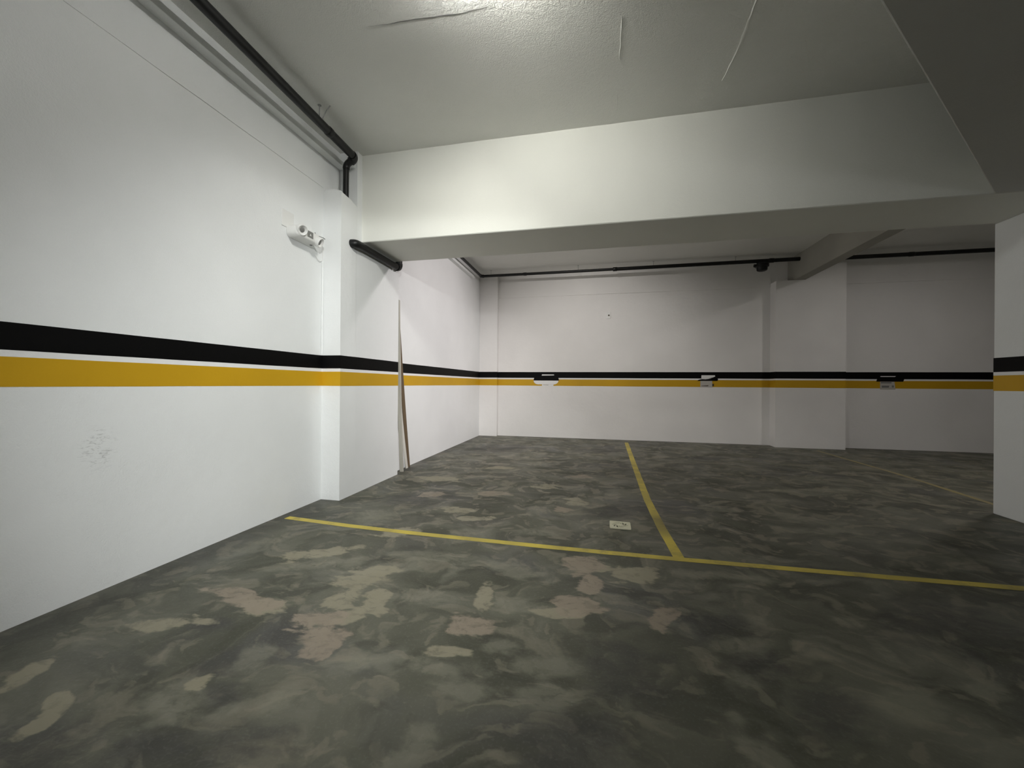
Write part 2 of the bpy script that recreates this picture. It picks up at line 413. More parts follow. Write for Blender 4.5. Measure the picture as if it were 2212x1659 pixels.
bm = bmesh.new()
prism(bm, [(XL - 0.3, YF - 0.3), (XL, YF - 0.3), (XL, 3.5), (XLR, 3.5), (XLR, YB + 0.3), (XL - 0.3, YB + 0.3)], 0, ZC)
wall_left = tag(link('wall_left', bm, WALL), kind='structure', label='long white wall with black and yellow bands')
bm = bmesh.new(); box(bm, XLR, XR, YB, YB + 0.3, 0, ZC)
wall_back = tag(link('wall_back', bm, WALL_BACK), kind='structure', label='white rear wall with black and yellow bands')
bm = bmesh.new(); box(bm, XR, XR + 0.3, YF - 0.3, YB + 0.3, 0, ZC)
wall_right = tag(link('wall_right', bm, WALL), kind='structure')
bm = bmesh.new(); box(bm, XL, XR, YF - 0.3, YF, 0, ZC)
wall_front = tag(link('wall_front', bm, WALL), kind='structure')

# pilaster: a plastered box round the drain pipe, broken off unevenly at the top
def chase():
    bm = bmesh.new()
    x0, x1, y0, y1 = XL, -2.130, 2.940, 3.165
    nx, ny = 10, 8
    def ztop(x, y):
        u = (x - x0) / (x1 - x0); v = (y - y0) / (y1 - y0)
        z = 2.668 - 0.050 * max(0, u - 0.35) ** 1.6 - 0.06 * max(0, 0.10 - u) * 4
        z -= 0.030 * v * u
        return z + 0.006 * mnoise.noise(Vector((x * 18, y * 18, 0)))
    per = [(x0 + (x1 - x0) * i / nx, y0) for i in range(nx)] + [(x1, y0 + (y1 - y0) * i / ny) for i in range(ny)]
    per += [(x1 - (x1 - x0) * i / nx, y1) for i in range(nx)] + [(x0, y1 - (y1 - y0) * i / ny) for i in range(ny)]
    lo = [bm.verts.new((x, y, 0)) for x, y in per]
    mid = [bm.verts.new((x, y, ztop(x, y) - 0.018)) for x, y in per]
    cx, cy = (x0 + x1) / 2, (y0 + y1) / 2
    top = [bm.verts.new((cx + (x - cx) * 0.86, cy + (y - cy) * 0.86, ztop(x, y))) for x, y in per]
    n = len(per)
    for a, b in ((lo, mid), (mid, top)):
        for i in range(n): bm.faces.new((a[i], a[(i + 1) % n], b[(i + 1) % n], b[i]))
    bm.faces.new(lo[::-1]); bm.faces.new(top)
    return bm
pilaster = tag(link('trim_1', chase(), WALL, smooth=True), kind='structure', label='white plastered pilaster with rough rounded top on left wall')

# structural column behind the pilaster, carries the beam
bm = bmesh.new(); box(bm, XL, -2.130, 3.165, 3.934, 0, ZC)
column_left = tag(link('trim_2', bm, WALL), kind='structure', label='white column behind the pilaster under the beam')

def wavy_beam(x0, x1, y0, y1, z0, z1, n=90, amp=0.004):
    """cast beam along x with slightly uneven arrises"""
    bm = bmesh.new()
    rows = []
    for i in range(n + 1):
        x = x0 + (x1 - x0) * i / n
        a = amp * mnoise.noise(Vector((x * 5, 1.3, 0))) + amp * 0.5 * mnoise.noise(Vector((x * 17, 4.1, 0)))
        b = amp * mnoise.noise(Vector((x * 5, 7.7, 3)))
        rows.append([bm.verts.new(p) for p in ((x, y0, z0 + 0.006 + a), (x, y0 + 0.006, z0 + a * 0.3), (x, y1, z0 + b * 0.5), (x, y1, z1), (x, y0 + b, z1))])
    for r, s in zip(rows, rows[1:]):
        for k in range(5): bm.faces.new((r[k], r[(k + 1) % 5], s[(k + 1) % 5], s[k]))
    bm.faces.new(rows[0]); bm.faces.new(rows[-1][::-1])
    return bm
main_beam = tag(link('trim_3', wavy_beam(-2.134, XR, 3.24, 3.825, ZBEAM, ZC), BEAM), kind='structure', label='deep white concrete beam crossing the bay')

# side beam over the back column, its shade put into a greyer colour
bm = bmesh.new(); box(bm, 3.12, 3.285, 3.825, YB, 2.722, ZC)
side_beam = tag(link('trim_4', bm, paint('beam_shade_grey', (0.40, 0.39, 0.345), 0.75, 0.5, 0.2, 0.15), bevel=0.004), kind='structure', label='narrow beam coloured grey for its shade, running from main beam to back column')

# back column
bm = bmesh.new()
box(bm, 2.862, 3.285, YC, YB, 0, 2.722)
box(bm, 3.285, 3.857, YC, YB, 0, ZC - 0.0)
column_back = tag(link('trim_5', bm, WALL_BACK), kind='structure', label='broad white column standing against the rear wall')

# shallow corner column at the left end of the back wall
bm = bmesh.new(); box(bm, XLR, -1.868, YB - 0.11, YB, 0, ZC)
column_corner = tag(link('trim_6', bm, WALL_BACK, bevel=0.004), kind='structure', label='shallow white corner column at rear left')

# right column, partly in view
bm = bmesh.new(); box(bm, 3.083, 3.75, 2.95, 3.846, 0, ZBEAM)
column_right = tag(link('trim_7', bm, WALL, bevel=0.008), kind='structure', label='white column at right edge with wide black and yellow bands')

# low slab with a diagonal edge, over the camera and the right side
bm = bmesh.new()
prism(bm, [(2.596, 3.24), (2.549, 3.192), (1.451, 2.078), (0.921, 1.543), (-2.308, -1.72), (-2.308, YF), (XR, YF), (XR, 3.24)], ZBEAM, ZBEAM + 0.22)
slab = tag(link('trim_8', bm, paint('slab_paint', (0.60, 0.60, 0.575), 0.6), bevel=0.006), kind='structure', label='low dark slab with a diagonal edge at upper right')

# narrow cornice ledge under the ceiling along the left wall
bm = bmesh.new(); box(bm, XL, -2.236, YF, 3.165, 2.943, 2.985); box(bm, -2.236, -2.150, 3.118, 3.165, 2.948, 2.985)
tag(link('trim_9', bm, WALL, bevel=0.003), kind='structure', label='narrow ledge under the ceiling, front stretch')
bm = bmesh.new(); box(bm, XLR, -2.160, 3.934, 6.75, 2.905, 2.945)
tag(link('trim_10', bm, WALL, bevel=0.003), kind='structure', label='narrow ledge under the ceiling, rear stretch')

# plaster coat of the upper wall, a few millimetres proud, ending in an uneven lip
def lip(name, parent, axis, const, a0, a1, z0, z1, thick, sgn, m):
    bm = bmesh.new()
    n = int((a1 - a0) / 0.05)
    rows = []
    for i in range(n + 1):
        a = a0 + (a1 - a0) * i / n
        t = thick * (0.45 + 0.55 * max(0, min(1, 0.5 + 1.3 * mnoise.noise(Vector((a * 1.3, const, 2.0))))))
        z = z0 + 0.004 * mnoise.noise(Vector((a * 3, const, 0)))
        if axis == 'x': pts = ((const, a, z), (const + sgn * t, a, z), (const + sgn * t * 0.9, a, z + 0.08), (const, a, z1))
        else: pts = ((a, const, z), (a, const + sgn * t, z), (a, const + sgn * t * 0.9, z + 0.08), (a, const, z1))
        rows.append([bm.verts.new(p) for p in pts])
    for r, s in zip(rows, rows[1:]):
        for k in range(4): bm.faces.new((r[k], r[(k + 1) % 4], s[(k + 1) % 4], s[k]))
    bm.faces.new(rows[0]); bm.faces.new(rows[-1][::-1])
    return link(name, bm, m, parent)
lip('plaster_coat', wall_left, 'x', XL, 0.2, 2.94, 2.676, 2.94, 0.006, 1, WALL)
lip('plaster_coat', wall_back, 'y', YB, -1.868, 2.862, 2.668, 3.09, 0.016, -1, WALL_BACK)
lip('plaster_coat', wall_back, 'y', YB, 3.857, XR, 2.672, 3.09, 0.014, -1, WALL_BACK)

# painted bands, run round every corner
def bands(parent, segs):
    """segs: list of (x0, y0, x1, y1, nx, ny): wall line and its outward normal"""
    for nm, z0, z1, m, t in (('yellow_band', ZY0, ZY1, YELLOW, 0.0012), ('white_band', ZY1, ZW1, WHITE, 0.0010), ('black_band', ZW1, ZK1, BLACK, 0.0014)):
        bm = bmesh.new()
        for (x0, y0, x1, y1, nx, ny) in segs:
            L = math.hypot(x1 - x0, y1 - y0); n = max(1, int(L / 0.08))
            rows = []
            for i in range(n + 1):
                f = i / n; x = x0 + (x1 - x0) * f; y = y0 + (y1 - y0) * f
                w0 = 0.0012 * mnoise.noise(Vector((x * 4, y * 4, z0 * 9))); w1 = 0.0012 * mnoise.noise(Vector((x * 4, y * 4, z1 * 9)))
                rows.append([bm.verts.new(p) for p in ((x, y, z0 + w0), (x + nx * t, y + ny * t, z0 + w0), (x + nx * t, y + ny * t, z1 + w1), (x, y, z1 + w1))])
            for r, s in zip(rows, rows[1:]):
                for k in range(4): bm.faces.new((r[k], r[(k + 1) % 4], s[(k + 1) % 4], s[k]))
            bm.faces.new(rows[0]); bm.faces.new(rows[-1][::-1])
        link(nm, bm, m, parent)
bands(wall_left, [(XL, YF, XL, 2.94, 1, 0), (XLR, 3.934, XLR, YB - 0.11, 1, 0)])
bands(pilaster, [(XL, 2.94, -2.130, 2.94, 0, -1), (-2.130, 2.94, -2.130, 3.165, 1, 0)])
bands(column_left, [(-2.130, 3.165, -2.130, 3.934, 1, 0)])
bands(column_corner, [(XLR, YB - 0.11, -1.868, YB - 0.11, 0, -1), (-1.868, YB - 0.11, -1.868, YB, 1, 0)])
bands(wall_back, [(-1.868, YB, 2.862, YB, 0, -1), (3.857, YB, XR, YB, 0, -1)])
bands(column_back, [(2.862, YB, 2.862, YC, -1, 0), (2.862, YC, 3.857, YC, 0, -1), (3.857, YC, 3.857, YB, 1, 0)])
bands(column_right, [(3.083, 2.95, 3.083, 3.846, -1, 0), (3.083, 3.846, 3.75, 3.846, 0, 1)])

# painted floor lines
def floor_line(name, pts, w, m):
    bm = bmesh.new()
    rows = []
    P = [Vector((x, y, 0)) for x, y in pts]
    samples = []
    for a, b in zip(P, P[1:]):
        n = max(1, int((b - a).length / 0.06))
        samples += [a + (b - a) * i / n for i in range(n)]
    samples.append(P[-1])
    for i, p in enumerate(samples):
        d = (samples[min(i + 1, len(samples) - 1)] - samples[max(0, i - 1)]).normalized()
        s = Vector((-d.y, d.x, 0))
        e0 = 0.0022 * mnoise.noise(p * 7); e1 = 0.0022 * mnoise.noise(p * 7 + Vector((9, 3, 1)))
        a, b = p + s * (w / 2 + e0), p - s * (w / 2 + e1)
        rows.append([bm.verts.new(q) for q in (a, a + Vector((0, 0, 0.0012)), b + Vector((0, 0, 0.0012)), b)])
    for r, s in zip(rows, rows[1:]):
        for k in range(4): bm.faces.new((r[k], r[(k + 1) % 4], s[(k + 1) % 4], s[k]))
    bm.faces.new(rows[0]); bm.faces.new(rows[-1][::-1])
    return link(name, bm, m, floor)
floor_line('painted_line', [(-2.234, 2.483), (-1.7, 2.440), (-1.163, 2.417), (-0.3, 2.402), (0.453, 2.403), (1.25, 2.421), (2.091, 2.446), (3.05, 2.48)], 0.052, LINE)['label'] = 'long yellow line crossing the floor in front of the bays'
floor_line('painted_line', [(0.474, 2.43), (0.452, 2.9), (0.440, 3.584), (0.470, 5.2), (0.514, 7.067)], 0.062, LINE)['label'] = 'yellow dividing line running back to the rear wall'
floor_line('painted_line', [(3.322, 3.95), (3.392, 5.19), (3.362, 6.95)], 0.05, LINE_OLD)['label'] = 'worn brownish dividing line below the back column'

# plaster ridges left by the formwork on the ceiling, and a crack
def ridge(name, pts, w, h, m, parent):
    bm = bmesh.new(); rows = []
    P = [Vector(p) for p in pts]; samples = []
    for a, b in zip(P, P[1:]):
        n = max(1, int((b - a).length / 0.02))
        samples += [a + (b - a) * i / n for i in range(n)]
    samples.append(P[-1]); L = len(samples)
    for i, p in enumerate(samples):
        d = (samples[min(i + 1, L - 1)] - samples[max(0, i - 1)]).normalized()
        s = Vector((-d.y, d.x, 0))
        k = w * (0.6 + 0.8 * abs(mnoise.noise(p * 9))) * min(1, 4 * (i + 0.3) / L, 4 * (L - i) / L)
        c = p + s * 0.006 * mnoise.noise(p * 14)
        rows.append([bm.verts.new(q) for q in (c + s * k, c + Vector((0, 0, -h)), c - s * k)])
    for r, s in zip(rows, rows[1:]):
        for k in range(2): bm.faces.new((r[k], r[k + 1], s[k + 1], s[k]))
    return link(name, bm, m, parent, smooth=True)
RIDGE = paint('fresh_plaster', (0.86, 0.86, 0.82), 0.7, 0.3)
ridge('plaster_ridge', [(0.125, 2.30, ZC - 0.0005), (0.133, 2.62, ZC - 0.0005)], 0.006, 0.0018, RIDGE, ceiling)
ridge('plaster_ridge', [(0.134, 2.90, ZC - 0.0005), (0.137, 3.08, ZC - 0.0005)], 0.004, 0.0015, RIDGE, ceiling)
ridge('plaster_ridge', [(0.84, 2.1, ZC - 0.0005), (0.838, 2.36, ZC - 0.0005), (0.850, 2.7, ZC - 0.0005), (0.828, 2.93, ZC - 0.0005)], 0.010, 0.003, RIDGE, ceiling)
ridge('crack', [(-1.33, 2.07, ZC - 0.0005), (-1.0, 2.085, ZC - 0.0005), (-0.80, 2.10, ZC - 0.0005), (-0.60, 2.09, ZC - 0.0005)], 0.004, 0.001, paint('crack_shadow', (0.25, 0.25, 0.24), 0.9), ceiling)

# ------------------------------------------------------------------ pipes
def pipe_thing(name, label, runs, loc):
    t = empty(name, loc, label, 'pipe')
    for part, pts, r in runs:
        bm = bmesh.new(); tube(bm, pts, r, 20)
        link(part, bm, PIPE, t, smooth=True)
    return t

def collar(p, d, r, l=0.05):
    p = Vector(p); d = Vector(d).normalized()
    return ('coupling', [p - d * l / 2, p - d * l / 2 + d * 0.004, p + d * (l / 2 - 0.004), p + d * l / 2], [r * 0.93, r, r, r * 0.93])

r1 = 0.033
a = (-1.895, -1.6, 2.975); c1 = (-2.085, 3.065, 2.975); c2 = (-2.180, 3.072, 2.935); dn = (-2.182, 3.072, 2.60)
front = pipe_thing('drain_pipe', 'black drain pipe along the ceiling, elbowing down into the pilaster', [
    ('pipe_run', [Vector(a), Vector(a).lerp(Vector(c1), 0.5), Vector(c1).lerp(Vector(a), 0.012)], r1),
    ('elbow', bend(a, c1, c2, 0.05), r1 * 1.12),
    ('elbow', [Vector(c1).lerp(Vector(c2), 0.45)] + bend(c1, c2, dn, 0.040), 0.029),
    ('down_pipe', [(-2.181, 3.072, 2.90), (-2.182, 3.072, 2.75), (-2.182, 3.072, 2.60)], 0.0255),
    collar((-2.070, 2.70, 2.975), (Vector(c1) - Vector(a)), r1 * 1.1, 0.05),
    collar((-2.0 , 0.98, 2.975), (Vector(c1) - Vector(a)), r1 * 1.1, 0.05),
], (-2.18, 3.07, 2.60))
r2 = 0.034
pipe_thing('drain_pipe', 'short black pipe tucked under the left end of the beam', [
    ('pipe_run', [(-2.092, 3.16, 2.238), (-2.092, 3.5, 2.238), (-2.092, 3.80, 2.238)], r2),
    ('elbow', [(-2.13, 3.085, 2.235)] + bend((-2.135, 3.085, 2.235), (-2.092, 3.085, 2.235), (-2.092, 3.3, 2.238), 0.035, 6) + [(-2.092, 3.17, 2.238)], r2 * 1.08),
    ('elbow', bend((-2.092, 3.6, 2.238), (-2.092, 3.868, 2.238), (-2.092, 3.868, 2.5), 0.05, 8), r2 * 1.1),
    ('riser', [(-2.092, 3.868, 2.28), (-2.092, 3.868, 2.6), (-2.092, 3.868, 2.98)], r2),
], (-2.092, 3.2, 2.20))
r3 = 0.024
rear = pipe_thing('drain_pipe', 'long thin black pipe along left wall and back wall under the rear ceiling', [
    ('pipe_run', [(-2.092, 3.90, 3.0), (-2.10, 5.4, 3.0), (-2.106, 6.93, 3.0)], r3),
    ('elbow', bend((-2.10, 5.9, 3.0), (-2.106, 6.985, 3.0), (-1.5, 6.985, 3.0), 0.05), r3 * 1.2),
    ('pipe_run', [(-2.06, 6.985, 3.0), (-0.6, 6.985, 3.0), (0.30, 6.985, 3.002)], r3),
    ('pipe_run', [(0.30, 6.985, 3.002), (1.7, 6.985, 3.006), (3.125, 6.985, 3.010)], r3 * 1.25),
    collar((0.30, 6.985, 3.002), (1, 0, 0), r3 * 1.45, 0.07),
    collar((-1.28, 6.985, 3.0), (1, 0, 0), r3 * 1.2, 0.06),
    collar((2.72, 6.985, 3.008), (1, 0, 0), r3 * 1.5, 0.07),
], (-2.09, 3.95, 2.97))
# trap hanging from the rear pipe
bm = bmesh.new()
tube(bm, [(2.585, 6.985, 2.985), (2.585, 6.985, 2.965), (2.585, 6.985, 2.955), (2.585, 6.985, 2.915), (2.585, 6.985, 2.905), (2.585, 6.985, 2.865), (2.585, 6.985, 2.855), (2.585, 6.985, 2.845)],
     [0.075, 0.078, 0.098, 0.098, 0.078, 0.075, 0.070, 0.050], 28)
link('trap', bm, PIPE, rear, smooth=True)
bm = bmesh.new(); tube(bm, [(2.50, 6.985, 2.935), (2.47, 6.985, 2.935), (2.465, 6.985, 2.935)], [0.026, 0.026, 0.020], 16)
link('trap_inlet', bm, PIPE, rear, smooth=True)
pipe_thing('drain_pipe', 'black pipe under the ceiling between back column and right column', [
    ('pipe_run', [(3.30, 7.02, 3.0), (4.6, 7.02, 3.0), (5.8, 7.02, 3.0), (8.9, 7.02, 3.0)], 0.031),
    collar((4.62, 7.02, 3.0), (1, 0, 0), 0.035, 0.07),
], (3.4, 7.02, 2.97))

def hanger(loc, pipe_r, top, parent):
    """strap round the pipe and threaded stem up to the ceiling, with a nail head"""
    x, y, z = loc
    bm = bmesh.new()
    tube(bm, [(x, y, z + pipe_r), (x, y, top)], 0.0035, 8)
    tube(bm, [(x, y, top - 0.003), (x, y, top)], 0.014, 10)
    link('hanger', bm, STEEL, parent)
for y in (2.58,): hanger((-2.062, y, 2.975), r1, ZC, front)
bm = bmesh.new(); tube(bm, [(-2.055, 2.60, 3.0), (-2.02, 2.60, 3.06), (-1.985, 2.60, 3.099)], 0.004, 8); link('strap', bm, STEEL, front)
for x in (-1.92, -0.33, 0.93, 2.2): hanger((x, 6.985, 3.0), r3, ZC, rear)

# ------------------------------------------------------------------ emergency light with two heads, on the left wall
def emergency_light():
    t = empty('emergency_light', (XL, 2.66, 2.115), 'white twin-head emergency light mounted high on the left wall', 'lamp')
    x = XL
    z0, z1, y0, y1, dp = 2.112, 2.205, 2.535, 2.790, 0.098
    bm = bmesh.new()
    def outline(ins, n=6):
        r = 0.036; pts = []
        for cy, cz, a0 in ((y1 - r, z1 - r, 0), (y0 + r, z1 - r, 90), (y0 + r, z0 + r, 180), (y1 - r, z0 + r, 270)):
            for k in range(n + 1):
                a = math.radians(a0 + 90 * k / n); pts.append((cy + (r - ins) * math.cos(a), cz + (r - ins) * math.sin(a)))
        return pts
    rings = []
    for dx, ins in ((0.0, 0.004), (0.003, 0.0), (dp - 0.018, 0.002), (dp - 0.006, 0.006), (dp, 0.014)):
        rings.append([bm.verts.new((x + dx, yy, zz)) for yy, zz in outline(ins)])
    for r, s in zip(rings, rings[1:]):
        n = len(r)
        for i in range(n): bm.faces.new((r[i], r[(i + 1) % n], s[(i + 1) % n], s[i]))
    bm.faces.new(rings[0]); bm.faces.new(rings[-1][::-1])
    link('housing', bm, PLASTIC, t, smooth=True)
    bm = bmesh.new(); box(bm, x + dp - 0.002, x + dp + 0.002, 2.640, 2.704, 2.140, 2.190)
    win = link('display', bm, GREY_PLASTIC, t, bevel=0.001)
    bm = bmesh.new()
    va = [bm.verts.new(p) for p in ((x + dp + 0.002, 2.664, 2.156), (x + dp + 0.002, 2.682, 2.156), (x + dp + 0.002, 2.673, 2.172))]
    vb = [bm.verts.new((v.co.x + 0.001, v.co.y, v.co.z)) for v in va]
    bm.faces.new(va); bm.faces.new(vb[::-1])
    for i in range(3): bm.faces.new((va[i], va[(i + 1) % 3], vb[(i + 1) % 3], vb[i]))
    link('arrow_mark', bm, PLASTIC, win)
    # round lamp heads, dished, each with a grey lens
    for yy, zz, d in ((2.583, 2.176, (0.70, -0.22, -0.30)), (2.762, 2.150, (0.82, 0.25, -0.42))):
        d = Vector(d).normalized(); c = Vector((x + dp - 0.018, yy, zz))
        bm = bmesh.new()
        lathe(bm, c, d, [(0, 0.030), (0.004, 0.038), (0.012, 0.0415), (0.036, 0.0415), (0.041, 0.039), (0.042, 0.036), (0.038, 0.030), (0.030, 0.0225), (0.028, 0.021)])
        h = link('lamp_head', bm, PLASTIC, t, smooth=True)
        bm = bmesh.new(); lathe(bm, c, d, [(0.027, 0.0195), (0.031, 0.019), (0.034, 0.012)], 24)
        link('lens', bm, GREY_PLASTIC, h, smooth=True)
    bm = bmesh.new(); lathe(bm, (x + 0.045, 2.745, z0 + 0.004), (0, 0, -1), [(0, 0.011), (0.006, 0.011), (0.008, 0.009)], 16)
    link('test_button', bm, GREY_PLASTIC, t, smooth=True)
    bm = bmesh.new(); tube(bm, [(x + 0.06, 2.725, z1 - 0.01), (x + 0.06, 2.725, z1 + 0.030), (x + 0.06, 2.725, z1 + 0.037)], [0.003, 0.003, 0.0055], 10)
    link('indicator_stalk', bm, WHITE, t, smooth=True)
    return t
emergency_light()

# flat blank cover plate up-left of the light
pl = empty('cover_plate', (XL, 2.545, 2.17), 'square blank white cover plate on the left wall behind the emergency light', 'plate')
bm = bmesh.new(); box(bm, XL, XL + 0.006, 2.488, 2.606, 2.178, 2.303)
link('plate', bm, PLASTIC, pl, bevel=0.002)
bm = bmesh.new(); tube(bm, [(XL + 0.006, 2.582, 2.250), (XL + 0.008, 2.582, 2.250)], 0.010, 14)
link('knock_out', bm, PLASTIC, pl)

# white cable looping down from the light and up the corner
cab = tag(link('cable', bmesh.new(), PLASTIC), 'thin white cable looping below the emergency light beside the pilaster', 'cable')
bm = bmesh.new()
pts = []
ctrl = [(XL + 0.012, 2.800, 2.16), (XL + 0.02, 2.850, 2.215), (XL + 0.02, 2.900, 2.18), (XL + 0.014, 2.925, 2.10), (XL + 0.010, 2.918, 2.045), (XL + 0.010, 2.885, 2.030), (XL + 0.008, 2.850, 2.055), (XL + 0.006, 2.838, 2.085)]
for i in range(len(ctrl) - 1):
    p0 = Vector(ctrl[max(i - 1, 0)]); p1 = Vector(ctrl[i]); p2 = Vector(ctrl[i + 1]); p3 = Vector(ctrl[min(i + 2, len(ctrl) - 1)])
    for k in range(6):
        s = k / 6
        pts.append(0.5 * ((2 * p1) + (-p0 + p2) * s + (2 * p0 - 5 * p1 + 4 * p2 - p3) * s * s + (-p0 + 3 * p1 - 3 * p2 + p3) * s ** 3))
pts.append(Vector(ctrl[-1]))
tube(bm, pts, 0.003, 8)
bmesh.ops.recalc_face_normals(bm, faces=bm.faces); bm.to_mesh(cab.data); bm.free()
bm = bmesh.new()
tube(bm, [(XL + 0.01, 2.83, 2.250), (XL + 0.014, 2.850, 2.228), (XL + 0.020, 2.88, 2.232), (XL + 0.022, 2.915, 2.236), (XL + 0.024, 2.938, 2.232)], 0.003, 8)
tag(link('wire', bm, GREY_PLASTIC), 'short grey wire end sticking out of the pilaster corner right of emergency light', 'cable')
# surface conduit running down the corner of the pilaster
bm = bmesh.new(); tube(bm, [(XL + 0.008, 2.931, 2.03), (XL + 0.008, 2.931, 1.6), (XL + 0.008, 2.931, 1.2355)], 0.0075, 12)
tag(link('conduit', bm, WALL, smooth=True), 'thin painted conduit down the corner between left wall and pilaster', 'conduit')

# small outlet plate on the back wall
t = empty('outlet_plate', (0.2, YB, 2.21), 'small white outlet plate with dark hole, high on the rear wall', 'outlet')
bm = bmesh.new(); box(bm, 0.160, 0.244, YB - 0.008, YB, 2.215, 2.335); link('plate', bm, PLASTIC, t, bevel=0.002)
bm = bmesh.new(); tube(bm, [(0.212, YB - 0.008, 2.275), (0.212, YB - 0.014, 2.275)], 0.014, 14); link('socket', bm, DARK_MARK, t)

# ------------------------------------------------------------------ bay plaques on the back wall (black and white, on the bands)
def plate_mesh(pts, t0, t1):
    bm = bmesh.new()
    a = [bm.verts.new((x, YB - t0, z)) for x, z in pts]; b = [bm.verts.new((x, YB - t1, z)) for x, z in pts]
    n = len(pts); bm.faces.new(a); bm.faces.new(b[::-1])
    for i in range(n): bm.faces.new((a[i], a[(i + 1) % n], b[(i + 1) % n], b[i]))
    return bm
def arc(cx, cz, rx, rz, a0, a1, n=8):
    return [(cx + rx * math.cos(math.radians(a0 + (a1 - a0) * i / n)), cz + rz * math.sin(math.radians(a0 + (a1 - a0) * i / n))) for i in range(n + 1)]
G = 'bay number plaques on the rear wall'
# 1
t = empty('bay_plaque', (-0.93, YB, 1.0), 'rounded black and white plaque on the rear wall bands, left of the three', 'sign', G)
link('upper_half', plate_mesh([(-1.173, 1.074)] + arc(-1.09, 1.074, 0.083, 0.10, 180, 120, 5) + arc(-0.775, 1.074, 0.083, 0.10, 60, 0, 5), 0.001, 0.006), BLACK, t)
link('lower_half', plate_mesh([(-0.695, 1.073)] + arc(-0.79, 1.073, 0.09, 0.072, 0, -90, 6) + arc(-1.09, 1.073, 0.083, 0.072, -90, -180, 6), 0.001, 0.006), WHITE, t)
link('white_bar', plate_mesh([(-1.018, 1.168), (-0.79, 1.172), (-0.78, 1.180), (-0.79, 1.188), (-1.012, 1.190)], 0.001, 0.007), WHITE, t)
link('foot_tab', plate_mesh([(-1.015, 0.968), (-0.80, 0.968), (-0.79, 1.000), (-1.01, 1.000)], 0.001, 0.004), WHITE, t)
link('dark_mark', plate_mesh([(-0.99, 0.990), (-0.89, 0.984), (-0.89, 0.996), (-0.99, 0.998)], 0.0035, 0.0065), SIGN_GREY, t)
# 2
t = empty('bay_plaque', (1.9, YB, 1.0), 'partly peeled black and white plaque on the rear wall bands, middle of the three', 'sign', G)
link('upper_half', plate_mesh([(1.722, 1.082), (1.75, 1.103), (1.80, 1.112), (1.86, 1.108), (1.95, 1.122), (2.03, 1.145), (2.055, 1.12), (2.058, 1.095), (2.045, 1.082)], 0.001, 0.006), BLACK, t)
link('white_wedge', plate_mesh([(1.790, 1.128), (1.84, 1.112), (1.90, 1.122), (1.97, 1.140), (2.012, 1.158), (2.008, 1.180), (1.792, 1.180)], 0.001, 0.007), WHITE, t)
link('lower_half', plate_mesh([(1.775, 0.974), (1.775, 1.081), (1.965, 1.081), (1.968, 0.974)], 0.001, 0.006), SIGN_GREY, t)
link('dark_mark', plate_mesh([(1.79, 0.990), (1.90, 0.990), (1.905, 1.006), (1.79, 0.996)], 0.0055, 0.008), DARK_MARK, t)
link('dark_mark', plate_mesh([(1.966, 0.992), (1.992, 0.992), (1.992, 1.030), (1.966, 1.030)], 0.001, 0.008), DARK_MARK, t)
# 3
t = empty('bay_plaque', (4.57, YB, 1.0), 'small dark trapezoid plaque on the rear wall bands near right column', 'sign', G)
link('upper_half', plate_mesh([(4.395, 1.084), (4.758, 1.084), (4.772, 1.125), (4.405, 1.125)], 0.001, 0.006), BLACK, t)
link('white_bar', plate_mesh([(4.452, 1.160), (4.645, 1.160), (4.66, 1.172), (4.452, 1.172)], 0.001, 0.007), WHITE, t)
link('lower_half', plate_mesh([(4.448, 0.958), (4.448, 1.083), (4.640, 1.083), (4.655, 0.958)], 0.001, 0.006), SIGN_GREY, t)
for q in ([(4.455, 1.056), (4.60, 1.056), (4.60, 1.078), (4.455, 1.078)], [(4.468, 0.988), (4.562, 0.988), (4.570, 1.020), (4.468, 1.020)], [(4.605, 0.992), (4.632, 0.992), (4.632, 1.024), (4.605, 1.024)]):
    link('dark_mark', plate_mesh(q, 0.0055, 0.008), GREY_PLASTIC, t)

# ------------------------------------------------------------------ slats leaning in the recess behind the left column
def slat(name, label, cb, ct, wx, wy, m):
    """cb, ct: right rear corner at foot and head; wx, wy: section"""
    bm = bmesh.new()
    cb, ct = Vector(cb), Vector(ct)
    n = 10; rows = []
    for i in range(n + 1):
        c = cb.lerp(ct, i / n) + Vector((0, -0.012 * math.sin(math.pi * i / n), 0))
        rows.append([bm.verts.new(c + Vector(o)) for o in ((-wx, -wy, 0), (0, -wy, 0), (0, 0, 0), (-wx, 0, 0))])
    for r, s in zip(rows, rows[1:]):
        for k in range(4): bm.faces.new((r[k], r[(k + 1) % 4], s[(k + 1) % 4], s[k]))
    bm.faces.new(rows[0]); bm.faces.new(rows[-1][::-1])
    return tag(link(name, bm, m, bevel=0.0008), label, 'board', 'slats leaning behind the left column')
slat('wooden_slat', 'tall raw brown slat leaning behind the white ones by the left column', (-2.189, 4.350, 0.0), (-2.189, 4.04, 1.98), 0.012, 0.060, RAW)
slat('wooden_slat', 'short white slat leaning in the middle beside the left column', (-2.176, 4.275, 0.0), (-2.176, 4.03, 1.14), 0.010, 0.045, BOARD)
slat('wooden_slat', 'tall off-white slat leaning closest to the left column', (-2.134, 4.086, 0.0), (-2.132, 3.970, 1.92), 0.038, 0.022, BOARD_GREY)

